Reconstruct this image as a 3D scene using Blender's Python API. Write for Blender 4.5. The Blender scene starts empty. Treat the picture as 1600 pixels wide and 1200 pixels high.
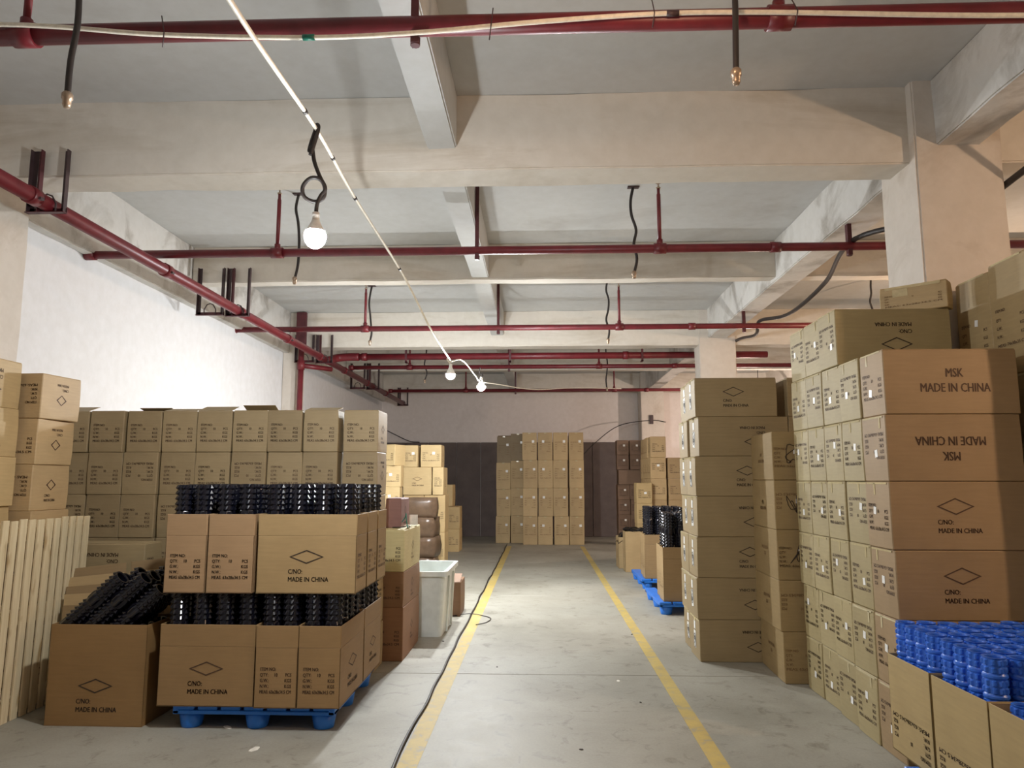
import bpy, bmesh, math, random
from mathutils import Vector, Matrix, Euler
random.seed(7)
S = bpy.context.scene
COL = S.collection
PI = math.pi

# ------------------------------------------------------------------ camera, world, lamps, exposure
F_PX = 1150.0
PITCH = math.atan(150 / F_PX)
YAW = math.atan(44 / F_PX * math.cos(PITCH))
cam = bpy.data.cameras.new('camera')
cam.sensor_width = 36.0
cam.lens = F_PX / 1600 * 36.0
cam.clip_start = 0.05
camo = bpy.data.objects.new('camera', cam)
COL.objects.link(camo)
camo.location = (0, 0, 1.6)
camo.rotation_euler = (PI / 2 + PITCH, 0, YAW)
S.camera = camo
w = bpy.data.worlds.new('world'); S.world = w
w.use_nodes = True
w.node_tree.nodes['Background'].inputs[0].default_value = (0.8, 0.85, 0.9, 1)
w.node_tree.nodes['Background'].inputs[1].default_value = 0.05
S.view_settings.view_transform = 'Standard'
S.view_settings.look = 'None'
S.view_settings.gamma = 1.0
S.view_settings.use_curve_mapping = False
S.view_settings.exposure = 0.0
COOL, WARM = (0.955, 0.985, 1.0), (1.0, 0.68, 0.45)
LAMPS = [  # bulb centre, colour, strength, label
    ((-1.235, 3.88, 2.93), COOL, 1200, 'lit white bulb on a knotted black cord, nearest below the white wire'),
    ((-1.134, 9.24, 2.93), COOL, 3300, 'lit white bulb hanging where the long white wire ends'),
    ((-0.845, 10.54, 2.94), COOL, 3300, 'small lit bulb just beyond the bulb at the wire end'),
    ((0.4, 2.5, 3.65), (1.0, 0.62, 0.38), 190, 'warm lit bulb hanging above the aisle just ahead of the photographer'),
    ((4.7, 2.3, 3.3), WARM, 1500, 'warm lit bulb hanging in the right bay beside the near pillar'),
    ((5.8, 9.6, 3.3), WARM, 1800, 'warm lit bulb hanging in the right bay beyond the near pillar'),
    ((5.2, 17.6, 3.1), (1.0, 0.80, 0.68), 2200, 'warm lit bulb hanging in the right bay near the back wall'),
]

# ------------------------------------------------------------------ materials
def srgb(r, g, b):
    f = lambda c: (c / 255 / 12.92) if c / 255 <= 0.04045 else ((c / 255 + 0.055) / 1.055) ** 2.4
    return (f(r), f(g), f(b), 1)

class NT:
    def __init__(s, name):
        s.m = bpy.data.materials.new(name); s.m.use_nodes = True
        s.t = s.m.node_tree; s.n = s.t.nodes; s.b = s.n['Principled BSDF']
    def add(s, kind, **kw):
        n = s.n.new(kind)
        for k, v in kw.items():
            if k.startswith('i_'):
                n.inputs[k[2:].replace('_', ' ')].default_value = v
            else: setattr(n, k, v)
        return n
    def link(s, a, b): s.t.links.new(a, b)
    def noise(s, scale, detail=4, rough=0.55, vec=None, dist=0.0):
        n = s.add('ShaderNodeTexNoise'); n.inputs['Scale'].default_value = scale
        n.inputs['Detail'].default_value = detail; n.inputs['Roughness'].default_value = rough
        n.inputs['Distortion'].default_value = dist
        if vec is not None: s.link(vec, n.inputs['Vector'])
        return n.outputs['Fac']
    def ramp(s, fac, stops):
        r = s.add('ShaderNodeValToRGB'); e = r.color_ramp.elements
        e[0].position, e[0].color = stops[0]; e[1].position, e[1].color = stops[-1]
        for p, c in stops[1:-1]:
            x = e.new(p); x.color = c
        s.link(fac, r.inputs[0]); return r.outputs[0]
    def mix(s, fac, a, b, mode='MIX'):
        n = s.add('ShaderNodeMix', data_type='RGBA', blend_type=mode)
        for sock, v in ((n.inputs[0], fac), (n.inputs[6], a), (n.inputs[7], b)):
            if hasattr(v, 'links'): s.link(v, sock)
            else: sock.default_value = v
        return n.outputs[2]
    def pos(s, scale=(1, 1, 1), obj=True):
        tc = s.add('ShaderNodeTexCoord') if obj else s.add('ShaderNodeNewGeometry')
        mp = s.add('ShaderNodeMapping'); mp.inputs['Scale'].default_value = scale
        s.link(tc.outputs['Object' if obj else 'Position'], mp.inputs[0]); return mp.outputs[0]
    def bump(s, h, strength=0.3, dist=0.01):
        n = s.add('ShaderNodeBump'); n.inputs['Strength'].default_value = strength
        n.inputs['Distance'].default_value = dist
        s.link(h, n.inputs['Height']); s.link(n.outputs[0], s.b.inputs['Normal'])
    def col(s, c):
        if hasattr(c, 'links'): s.link(c, s.b.inputs['Base Color'])
        else: s.b.inputs['Base Color'].default_value = c
    def rough(s, r): s.b.inputs['Roughness'].default_value = r

def plain(name, c, rough=0.6, metal=0.0, grain=0.06, scale=30):
    t = NT(name)
    v = t.pos()
    n = t.noise(scale, 3, 0.6, v)
    lo = tuple(max(0, x * (1 - grain * 2)) for x in c[:3]) + (1,)
    hi = tuple(min(1, x * (1 + grain * 2)) for x in c[:3]) + (1,)
    t.col(t.ramp(n, [(0.3, lo), (0.7, hi)])); t.rough(rough)
    t.b.inputs['Metallic'].default_value = metal
    return t.m

def plaster(name, base, stain, stain_at=0.62, scale=0.9, bump=0.25, streak=(1, 1, 1), bs=2.5):
    t = NT(name)
    v = t.pos((1, 1, 1), obj=False)
    vs = t.pos(streak, obj=False)
    big = t.noise(scale, 6, 0.62, vs, 0.6)
    fine = t.noise(9, 5, 0.6, v)
    c = t.ramp(big, [(0.35, base), (stain_at, base), (0.8, stain)])
    c2 = t.ramp(fine, [(0.3, srgb(225, 222, 216)), (0.7, (1, 1, 1, 1))])
    t.col(t.mix(0.3, c, c2, 'MULTIPLY')); t.rough(0.85)
    t.bump(t.noise(bs, 3, 0.5, v), bump, 0.02)
    return t.m

M = {}
M['slab'] = plaster('ceiling_plaster', srgb(198, 199, 198), srgb(174, 172, 168), 0.6, 0.5, 0.1)
M['beam'] = plaster('beam_plaster', srgb(218, 212, 202), srgb(186, 174, 156), 0.52, 1.1, 0.6, (0.5, 0.5, 2.5), 3.5)
M['stained'] = plaster('stained_plaster', srgb(212, 210, 206), srgb(128, 118, 104), 0.5, 1.5, 0.8, (1, 1, 1), 4)
M['pillar'] = plaster('pillar_plaster', srgb(214, 206, 196), srgb(180, 166, 150), 0.55, 1.4, 0.8, (1, 1, 1), 5)
M['wall'] = plaster('white_wall', srgb(228, 228, 230), srgb(214, 214, 214), 0.62, 0.6, 0.08)
M['back'] = plaster('back_wall', srgb(232, 224, 220), srgb(214, 205, 200), 0.6, 0.5, 0.1)
M['panel'] = plain('dark_panel', srgb(104, 92, 88), 0.75, 0, 0.08, 3)

def concrete():
    t = NT('concrete_floor')
    v = t.pos((1, 1, 1), obj=False)
    a = t.noise(0.7, 8, 0.62, v, 0.4); b = t.noise(6, 8, 0.7, v, 0.8); c = t.noise(60, 4, 0.6, v)
    c1 = t.ramp(a, [(0.3, srgb(138, 134, 121)), (0.5, srgb(156, 152, 140)), (0.72, srgb(172, 169, 157))])
    c2 = t.ramp(b, [(0.3, srgb(174, 169, 158)), (0.45, (0.93, 0.93, 0.92, 1)), (0.7, (1, 1, 1, 1))])
    c3 = t.ramp(c, [(0.35, (0.86, 0.86, 0.86, 1)), (0.6, (1, 1, 1, 1))])
    m1 = t.mix(0.75, c1, c2, 'MULTIPLY'); m2 = t.mix(0.6, m1, c3, 'MULTIPLY')
    t.col(m2)
    r = t.add('ShaderNodeMapRange'); t.link(b, r.inputs[0]); r.inputs[3].default_value = 0.46; r.inputs[4].default_value = 0.66
    t.link(r.outputs[0], t.b.inputs['Roughness'])
    t.bump(b, 0.08, 0.01)
    return t.m
M['floor'] = concrete()

def paint():
    t = NT('worn_yellow_paint')
    v = t.pos((1, 1, 1), obj=False)
    n = t.noise(9, 8, 0.7, v, 0.5); n2 = t.noise(1.5, 5, 0.6, v)
    c = t.ramp(n, [(0.36, srgb(166, 158, 132)), (0.47, srgb(190, 168, 100)), (0.7, srgb(202, 178, 100))])
    t.col(t.mix(0.5, c, t.ramp(n2, [(0.3, srgb(210, 200, 180)), (0.7, (1, 1, 1, 1))]), 'MULTIPLY')); t.rough(0.6)
    return t.m
M['paint'] = paint()

def cardboard():
    t = NT('kraft_cardboard')
    oi = t.add('ShaderNodeObjectInfo')
    v = t.pos()
    flute = t.noise(5, 4, 0.6, t.pos((1.2, 1.2, 14)))
    big = t.noise(3.5, 4, 0.6, v)
    c1 = t.ramp(flute, [(0.3, (0.90, 0.90, 0.90, 1)), (0.7, (1, 1, 1, 1))])
    c2 = t.ramp(big, [(0.3, (0.88, 0.87, 0.85, 1)), (0.7, (1, 1, 1, 1))])
    m1 = t.mix(1.0, oi.outputs['Color'], c1, 'MULTIPLY'); t.col(t.mix(1.0, m1, c2, 'MULTIPLY'))
    t.rough(0.62); t.bump(t.noise(4, 3, 0.5, v), 0.12, 0.01)
    return t.m
M['card'] = cardboard()
M['card_inner'] = plain('cardboard_inner', srgb(150, 120, 84), 0.8)
M['ink'] = plain('brown_ink', srgb(78, 56, 40), 0.7, 0, 0.1, 60)
M['ink_dark'] = plain('dark_ink', srgb(58, 46, 36), 0.7, 0, 0.1, 60)
M['ink_faint'] = plain('faint_ink', srgb(128, 100, 66), 0.7, 0, 0.1, 60)
M['sticker'] = plain('white_sticker', srgb(235, 235, 232), 0.35, 0, 0.02)
M['tape'] = plain('glossy_tape', srgb(196, 182, 142), 0.12, 0, 0.04)
M['film'] = plain('stretch_film_brown', srgb(90, 71, 55), 0.3, 0, 0.12, 8)
M['red'] = plain('red_pipe_paint', srgb(108, 31, 39), 0.4, 0, 0.1, 8)
M['maroon'] = plain('maroon_iron', srgb(78, 32, 38), 0.5, 0, 0.12, 10)
M['iron'] = plain('dark_iron', srgb(66, 50, 52), 0.5, 0, 0.12, 10)
M['brass'] = plain('brass', srgb(168, 148, 128), 0.35, 0.6)
M['black_cord'] = plain('black_rubber', srgb(42, 36, 34), 0.5)
M['wire'] = plain('white_wire', srgb(236, 230, 214), 0.5)
M['ceramic'] = plain('white_ceramic', srgb(236, 236, 232), 0.4)
M['black_foam'] = plain('black_foam', srgb(15, 16, 26), 0.22, 0, 0.1, 20)
M['blue_foam'] = plain('blue_foam', srgb(54, 110, 214), 0.3, 0, 0.08, 20)
M['blue_plastic'] = plain('blue_plastic', srgb(36, 112, 206), 0.42, 0, 0.05, 8)
M['white_plastic'] = plain('white_plastic', srgb(226, 232, 230), 0.35, 0, 0.05, 6)
M['bag'] = plain('black_plastic_bag', srgb(22, 22, 24), 0.25)
M['purple'] = plain('purple_carton', srgb(120, 84, 84), 0.6)
M['green'] = plain('green_strap', srgb(26, 110, 92), 0.4)
M['paper'] = plain('white_paper', srgb(230, 226, 214), 0.7)
M['seam'] = plain('dark_joint_filler', srgb(62, 60, 56), 0.9)

def wood():
    t = NT('raw_pine')
    v = t.pos((14, 14, 1.0))
    n = t.noise(3, 6, 0.6, v, 0.5); k = t.noise(4, 2, 0.5, t.pos((1, 3, 1)))
    c = t.ramp(n, [(0.3, srgb(212, 192, 152)), (0.6, srgb(228, 211, 174))])
    t.col(t.mix(0.8, c, t.ramp(k, [(0.25, srgb(190, 164, 124)), (0.38, (1, 1, 1, 1))]), 'MULTIPLY')); t.rough(0.7)
    t.bump(n, 0.2, 0.004)
    return t.m
M['wood'] = wood()

def emit(name, c, k):
    t = NT(name)
    t.b.inputs['Base Color'].default_value = (1, 1, 1, 1)
    t.b.inputs['Emission Color'].default_value = (*c, 1)
    t.b.inputs['Emission Strength'].default_value = k
    return t.m

# ------------------------------------------------------------------ mesh helpers
def new_mesh(name, verts, faces, mat, smooth=False):
    me = bpy.data.meshes.new(name); me.from_pydata(verts, [], faces); me.validate()
    for m in (mat if isinstance(mat, (list, tuple)) else [mat]): me.materials.append(m)
    if smooth: me.polygons.foreach_set('use_smooth', [True] * len(me.polygons))
    me.update(); return me

class MB:
    def __init__(s): s.v = []; s.f = []; s.sm = []
    def add(s, vs, fs, smooth=False):
        o = len(s.v); s.v += [tuple(x) for x in vs]
        for f in fs: s.f.append(tuple(i + o for i in f)); s.sm.append(smooth)
        return s
    def box(s, a, b, bev=0.0, mat=None):
        (x0, y0, z0), (x1, y1, z1) = a, b
        if bev <= 0:
            vs = [(x, y, z) for z in (z0, z1) for y in (y0, y1) for x in (x0, x1)]
            fs = [(0, 2, 3, 1), (4, 5, 7, 6), (0, 1, 5, 4), (1, 3, 7, 5), (3, 2, 6, 7), (2, 0, 4, 6)]
        else:
            bm = bmesh.new(); bmesh.ops.create_cube(bm, size=1)
            for v in bm.verts: v.co = Vector((x0 if v.co.x < 0 else x1, y0 if v.co.y < 0 else y1, z0 if v.co.z < 0 else z1))
            bmesh.ops.bevel(bm, geom=bm.edges[:] + bm.verts[:], offset=bev, segments=1, affect='EDGES', profile=0.5)
            bm.verts.index_update(); vs = [v.co[:] for v in bm.verts]; fs = [[v.index for v in f.verts] for f in bm.faces]; bm.free()
        if mat is not None: vs = [(mat @ Vector(v))[:] for v in vs]
        return s.add(vs, fs)
    def tube(s, path, r, n=10, caps=True, radii=None):
        P = [Vector(p) for p in path]; rings = []; up = None
        for i, p in enumerate(P):
            d = (P[min(i + 1, len(P) - 1)] - P[max(i - 1, 0)]).normalized()
            if up is None: up = Vector((0, 0, 1)) if abs(d.z) < 0.9 else Vector((1, 0, 0))
            a = d.cross(up)
            if a.length < 1e-4: a = d.orthogonal()
            a.normalize(); b = a.cross(d).normalized(); up = b
            rr = radii[i] if radii else r
            rings.append([p + (a * math.cos(2 * PI * k / n) + b * math.sin(2 * PI * k / n)) * rr for k in range(n)])
        vs = [v for R in rings for v in R]; fs = []
        for i in range(len(P) - 1):
            for k in range(n):
                fs.append((i * n + k, i * n + (k + 1) % n, (i + 1) * n + (k + 1) % n, (i + 1) * n + k))
        s.add(vs, fs, True)
        if caps:
            o = len(s.v) - len(vs)
            s.f.append(tuple(o + k for k in reversed(range(n)))); s.sm.append(False)
            s.f.append(tuple(o + (len(P) - 1) * n + k for k in range(n))); s.sm.append(False)
        return s
    def lathe(s, prof, n=16, c=(0, 0, 0)):
        vs = [(c[0] + r * math.cos(2 * PI * k / n), c[1] + r * math.sin(2 * PI * k / n), c[2] + z) for r, z in prof for k in range(n)]
        fs = [(i * n + k, i * n + (k + 1) % n, (i + 1) * n + (k + 1) % n, (i + 1) * n + k) for i in range(len(prof) - 1) for k in range(n)]
        return s.add(vs, fs, True)
    def mesh(s, name, mat):
        me = new_mesh(name, s.v, s.f, mat)
        me.polygons.foreach_set('use_smooth', s.sm); me.update(); return me
    def obj(s, name, mat, parent=None, **kw): return link(name, s.mesh(name, mat), parent, **kw)

def link(name, data, parent=None, loc=(0, 0, 0), rot=(0, 0, 0), label=None, cat=None, group=None, kind=None, color=None):
    o = bpy.data.objects.new(name, data); COL.objects.link(o)
    o.location = loc; o.rotation_euler = rot
    if parent is not None: o.parent = parent
    if label: o['label'] = label
    if cat: o['category'] = cat
    if group: o['group'] = group
    if kind: o['kind'] = kind
    if color: o.color = color
    return o

def thing(name, label, cat, loc=(0, 0, 0), rot=(0, 0, 0), group=None):
    return link(name, None, None, loc, rot, label, cat, group)

ORD = ['first', 'second', 'third', 'fourth', 'fifth', 'sixth', 'seventh', 'eighth', 'ninth', 'tenth', 'eleventh', 'twelfth']

def catmull(pts, k=8):
    P = [Vector(p) for p in pts]; P = [P[0] * 2 - P[1]] + P + [P[-1] * 2 - P[-2]]; out = []
    for i in range(1, len(P) - 2):
        for j in range(k):
            t = j / k
            a, b, c, d = P[i - 1], P[i], P[i + 1], P[i + 2]
            out.append(0.5 * ((2 * b) + (c - a) * t + (2 * a - 5 * b + 4 * c - d) * t * t + (3 * b - a - 3 * c + d) * t ** 3))
    out.append(P[-2]); return out

# ------------------------------------------------------------------ setting
def struct(name, mb, mat, parent=None, label=None):
    return mb.obj(name, mat, parent, kind='structure', label=label)

fl = struct('floor', MB().box((-4.64, -5, -0.12), (9.8, 21.4, -0.022)), M['seam'])
ys = [-5, -2.03, 2.17, 6.37, 10.57, 14.77, 18.97, 21.4]
xs = [-4.64, -0.834, 9.8]
for j in range(len(ys) - 1):
    for i in range(2):
        MB().box((xs[i] + 0.003, ys[j] + 0.004, -0.03), (xs[i + 1] - 0.003, ys[j + 1] - 0.004, 0.0), 0.003).obj('slab', M['floor'], fl)
for x0, x1 in ((-0.815, -0.70), (0.96, 1.06)):
    MB().box((x0, -3, -0.001), (x1, 18.3, 0.0015)).obj('painted_line', M['paint'], fl)

WX = -4.64
struct('wall_left', MB().box((WX - 0.2, -5, 0), (WX, 21.4, 4.62)), M['wall'])
bk = struct('wall_back', MB().box((WX, 21.4, 0), (9.8, 21.6, 4.62)), M['back'])
struct('wall_right', MB().box((9.8, -5, 0), (10, 21.4, 4.62)), M['wall'])
struct('wall_front', MB().box((WX, -5.2, 0), (9.8, -5, 4.62)), M['wall'])
struct('ceiling', MB().box((WX - 0.2, -5.2, 4.62), (10, 21.6, 4.8)), M['slab'])
px = [-4.6, -3.9, -3.25, -2.42, -1.72, -0.9, -0.1, 0.7, 1.5, 2.2, 2.83]
for i in range(len(px) - 1):
    MB().box((px[i] + 0.006, 21.33, 0), (px[i + 1] - 0.006, 21.4, 2.68), 0.008).obj('wall_panel', M['panel'], bk)

n_trim = [0]
def trim(mb, mat, label):
    n_trim[0] += 1
    return struct('trim_%d' % n_trim[0], mb, mat, None, label)

def rough_beam(a, b, amp=0.006, step=0.35):
    """a beam box whose faces are subdivided and gently uneven, like hand-laid plaster"""
    bm = bmesh.new(); bmesh.ops.create_cube(bm, size=1)
    A, B = Vector(a), Vector(b)
    for v in bm.verts: v.co = Vector((A[i] if v.co[i] < 0 else B[i]) for i in range(3))
    for ax in range(3):
        L = B[ax] - A[ax]; n = int(L / step)
        for k in range(1, n):
            pt = A.copy(); pt[ax] = A[ax] + L * k / n
            nn = Vector((0, 0, 0)); nn[ax] = 1
            bmesh.ops.bisect_plane(bm, geom=bm.verts[:] + bm.edges[:] + bm.faces[:], plane_co=pt, plane_no=nn)
    rnd = random.Random(int(abs(A.x * 97 + A.y * 31 + B.z * 13) * 10))
    for v in bm.verts:
        v.co += Vector((rnd.uniform(-amp, amp), rnd.uniform(-amp, amp), rnd.uniform(-amp, amp)))
    bmesh.ops.bevel(bm, geom=[e for e in bm.edges if e.calc_face_angle(0) > 0.8], offset=0.012, segments=2, affect='EDGES')
    bm.verts.index_update()
    mb = MB(); mb.add([v.co[:] for v in bm.verts], [[v.index for v in f.verts] for f in bm.faces]); bm.free(); return mb

SL = 4.63
for y0, y1, z, lab in ((5.47, 5.80, 4.0, 'deep white plastered cross beam nearest the camera'),
                       (9.17, 9.40, 4.15, 'shallow cross beam between the near and middle main beams'),
                       (13.0, 13.32, 3.98, 'deep cross beam at the second pillar'),
                       (16.85, 17.08, 4.12, 'shallow cross beam beyond the second pillar'),
                       (20.9, 21.38, 4.12, 'cross beam along the top of the back wall'),
                       (1.6, 1.83, 4.15, 'cross beam above the photographer'), (-2.2, -1.9, 4.0, 'deep cross beam behind the photographer')):
    trim(rough_beam((-4.52, y0, z), (9.8, y1, SL)), M['beam'], lab)
trim(rough_beam((-0.87, -4.9, 4.18), (-0.645, 21.3, SL), 0.004), M['slab'], 'long narrow beam running down the middle of the aisle ceiling')
trim(rough_beam((2.99, -4.9, 4.10), (3.32, 21.3, SL)), M['stained'], 'long stained girder over the row of pillars')
trim(rough_beam((6.4, -4.9, 4.18), (6.62, 21.3, SL)), M['beam'], 'long narrow beam in the right bay ceiling')
trim(rough_beam((WX, -4.9, 3.88), (-4.52, 21.3, SL)), M['stained'], 'stained beam along the top of the left wall')
for y0, y1, lab in ((5.38, 5.94, 'plastered square pillar nearest the camera'), (12.97, 13.42, 'second plastered pillar along the right stacks'),
                    (20.66, 21.35, 'farthest pillar against the back wall')):
    trim(rough_beam((2.836, y0, 0), (3.474, y1, SL), 0.005), M['pillar'], lab)
for y0, y1, lab in ((5.38, 5.94, 'shallow wall pier at the left edge'), (12.97, 13.42, 'shallow wall pier behind the red riser pipe')):
    trim(rough_beam((WX, y0, 0), (-4.38, y1, SL), 0.004), M['pillar'], lab)

# ------------------------------------------------------------------ lamps
DOME = [(0.001, -0.064), (0.022, -0.060), (0.040, -0.048), (0.053, -0.029), (0.060, -0.006), (0.061, 0.004), (0.059, 0.018), (0.053, 0.031)]
LOW = DOME[:-2]   # far bulbs: housing made deeper, shape added to keep light off the ceiling
HOUSING = [(0.053, 0.0315), (0.048, 0.042), (0.036, 0.062), (0.027, 0.080), (0.022, 0.094), (0.014, 0.096)]
for i, (p, c, k, lab) in enumerate(LAMPS):
    t = thing('light_bulb', lab, 'lamp', p)
    MB().lathe(LOW if i in (1, 2) else DOME, 24).obj('bulb', emit('lit_bulb_%d' % i, c, k), t)
    MB().lathe(([(0.061, 0.0045), (0.059, 0.018)] if i in (1, 2) else []) + HOUSING, 24).obj('bulb_housing', M['ceramic'], t)
    MB().lathe([(0.0, 0.14), (0.019, 0.14), (0.021, 0.12), (0.021, 0.085), (0.016, 0.08)][::-1], 14).obj('lamp_holder', M['ceramic'], t)
    if i == 0:
        cord = [(0.0, 0, 0.13), (0.005, 0, 0.19), (0.02, 0.01, 0.24), (0.045, 0.01, 0.28), (0.02, 0, 0.33), (-0.03, -0.015, 0.335), (-0.075, -0.01, 0.29),
                (-0.07, 0.0, 0.235), (-0.02, 0.015, 0.21), (0.03, 0.02, 0.23), (0.04, 0.015, 0.29), (0.01, 0.0, 0.36), (-0.02, 0, 0.44), (-0.035, 0, 0.52), (-0.05, 0, 0.50),
                (-0.045, 0.01, 0.55), (-0.025, 0.01, 0.62), (-0.012, 0, 0.655), (0.0, -0.01, 0.63), (-0.015, -0.015, 0.55), (-0.04, -0.012, 0.47)]
        MB().tube(catmull(cord, 6), 0.0115, 8).obj('cord', M['black_cord'], t)
    elif i == 1:
        MB().tube(catmull([(0, 0, 0.13), (-0.02, 0, 0.16), (-0.045, 0, 0.2), (-0.03, 0, 0.22), (0.0, 0, 0.16)], 5), 0.008, 6).obj('cord', M['wire'], t)
    elif i == 2:
        MB().tube(catmull([(0, 0, 0.13), (0.02, 0, 0.17), (-0.03, 0, 0.19), (-0.02, 0, 0.24), (-0.02, 0, 0.28)], 5), 0.008, 6).obj('cord', M['black_cord'], t)
    else:
        MB().tube([(0, 0, 0.13), (0, 0, 4.62 - p[2])], 0.008, 6).obj('cord', M['black_cord'], t)

# long white wire that carries the bulbs
t = thing('hanging_wire', 'long white wire slung diagonally under the ceiling carrying the bulbs', 'wire', (0, 0, 0))
W1 = catmull([(-0.75, -1.8, 4.0), (-0.93, 0.9, 3.12), (-1.10, 2.4, 3.30), (-1.25, 3.88, 3.56), (-1.36, 5.18, 3.67), (-1.315, 6.88, 3.565), (-1.20, 8.0, 3.25), (-1.134, 9.2, 3.11)], 10)
MB().tube(W1, 0.011, 8).obj('wire_run', M['wire'], t)
W2 = catmull([(-1.134, 9.24, 3.10), (-1.02, 9.6, 3.17), (-0.9, 10.2, 3.05), (-0.86, 10.56, 3.02), (-0.7, 11.8, 3.14), (-0.1, 14.0, 3.32), (0.8, 16.2, 3.62), (2.0, 18.0, 3.82)], 10)
MB().tube(W2, 0.009, 6).obj('wire_run', M['wire'], t)
for q in (0.14, 0.42, 0.5, 0.58, 0.72):
    k = int(q * (len(W1) - 2)); a, b = W1[k], W1[k + 1]; d = (b - a).normalized()
    MB().tube([a - d * 0.02, a + d * 0.02], 0.0145, 8).obj('wire_tie', M['black_cord'], t)

# ------------------------------------------------------------------ sprinkler pipes
def pipe(mb, a, b, r, n=14): mb.tube([a, b], r, n)
PXM, PZM = -3.87, 3.755
mp = thing('sprinkler_main', 'thick red sprinkler main running along the left wall', 'pipe', (PXM, 5, PZM))
mb = MB(); pipe(mb, (0, -8, 0), (0, 15.6, 0), 0.06); mb.obj('pipe_run', M['red'], mp)
for yy in (-1.5, 0.25, 2.28, 4.2, 6.0, 7.65, 9.3, 11.2, 13.2):
    mb = MB(); pipe(mb, (0, yy - 0.05, 0), (0, yy + 0.05, 0), 0.07); cp = mb.obj('coupling', M['red'], mp)
    MB().box((0.05, yy - 0.02, -0.035), (0.085, yy + 0.02, -0.015)).obj('coupling_bolt', M['iron'], cp)
    MB().box((-0.085, yy - 0.02, 0.015), (-0.05, yy + 0.02, 0.035)).obj('coupling_bolt', M['iron'], cp)

def branch(y, z, x0, x1, label, r=0.042, risers=(-2.65, 1.2), hang=(-0.62,), down=False):
    t = thing('sprinkler_branch', label, 'pipe', (0, y, z), group='red sprinkler branch pipes across the ceiling')
    mb = MB(); pipe(mb, (x0, 0, 0), (x1, 0, 0), r); mb.obj('pipe_run', M['red'], t)
    for x in risers:
        mb = MB(); pipe(mb, (x - 0.06, 0, 0), (x + 0.06, 0, 0), r + 0.012); pipe(mb, (x, 0, 0.03), (x, 0, 0.09), 0.03); mb.obj('tee', M['red'], t)
        mb = MB(); mb.tube([(x, 0, 0.05), (x, 0, 4.44 - z), (x, 0, 4.45 - z), (x, 0, 4.5 - z)], 0.02, 10, True, [0.02, 0.02, 0.015, 0.015]); ri = mb.obj('riser', M['red'], t)
        MB().lathe([(0.0, 0), (0.02, 0.0), (0.024, 0.012), (0.008, 0.02), (0.008, 0.05), (0.026, 0.055), (0.0, 0.06)], 10, (x, 0, 4.5 - z)).obj('sprinkler_head', M['brass'], ri)
    for x in hang:
        hg = MB().box((x - 0.02, -0.028, -r - 0.05), (x + 0.02, -0.022 , 4.55 - z)).box((x - 0.02, -0.022, -r - 0.05), (x - 0.014, 0.03, 4.55 - z)).obj('hanger', M['maroon'], t)
        mb = MB(); mb.tube([(x, 0, -r - 0.012), (x, 0.0, -r - 0.055)], 0.025, 8); mb.obj('hanger_clamp', M['maroon'], hg)
    for x in (x0 + 0.02, (x0 + x1) * 0.53):
        mb = MB(); pipe(mb, (x - 0.05, 0, 0), (x + 0.05, 0, 0), r + 0.01); mb.obj('coupling', M['red'], t)
    return t
branch(3.445, 3.88, -4.3, 9.0, 'thick red branch pipe across the top of the view with white strip', 0.05)
branch(7.125, 3.88, -4.6, 9.0, 'red branch pipe passing just beyond the nearest bulb', hang=(-0.62, 3.05))
branch(10.9, 3.88, -4.7, 9.0, 'red branch pipe ending near the second pillar, third from camera', hang=(-0.62, 3.05))
branch(14.76, 3.88, -3.87, 9.0, 'thin red branch pipe just below the thick elbowed pipe')
branch(18.74, 3.88, -3.87, 9.0, 'farthest thin red branch pipe near the back wall', risers=(-1.9, 1.9), hang=(-0.62,))

t = thing('cross_main', 'thick red pipe with elbow crossing the hall beyond the second beam', 'pipe', (0, 13.58, 3.9))
mb = MB(); mb.tube(catmull([(-3.87, -0.45, -0.14), (-3.87, -0.2, -0.08), (-3.8, -0.03, -0.02), (-3.6, 0, 0), (-3.4, 0, 0)], 6), 0.075, 14); mb.obj('elbow', M['red'], t)
mb = MB(); pipe(mb, (-3.42, 0, 0), (4.2, 0, 0), 0.062); mb.obj('pipe_run', M['red'], t)
for x in (-3.3, 1.6, 3.0):
    mb = MB(); pipe(mb, (x - 0.05, 0, 0), (x + 0.05, 0, 0), 0.075); mb.obj('coupling', M['red'], t)
for x in (-2.5, -0.55, 1.9):
    MB().box((x - 0.02, -0.07, -0.12), (x + 0.02, -0.063, 0.7)).box((x - 0.02, -0.07, -0.12), (x + 0.02, 0.07, -0.1)).obj('hanger', M['maroon'], t)

t = thing('red_riser_pipe', 'red vertical pipe standing at the left wall pier behind the cartons', 'pipe', (-4.28, 12.9, 0))
mb = MB(); pipe(mb, (0, 0, 0), (0, 0, 4.6), 0.05); mb.obj('pipe_run', M['red'], t)
mb = MB(); pipe(mb, (0, 0, 3.56), (0, 0, 3.72), 0.066); mb.obj('tee', M['red'], t)
mb = MB(); pipe(mb, (0, 0, 3.64), (0.41, 0.5, 3.64), 0.045); mb.obj('side_pipe', M['red'], t)
t2 = MB().box((-0.09, -0.06, 3.95), (0.09, 0.0, 4.6), 0.004).obj('clamp_plate', M['maroon'], t)

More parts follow.
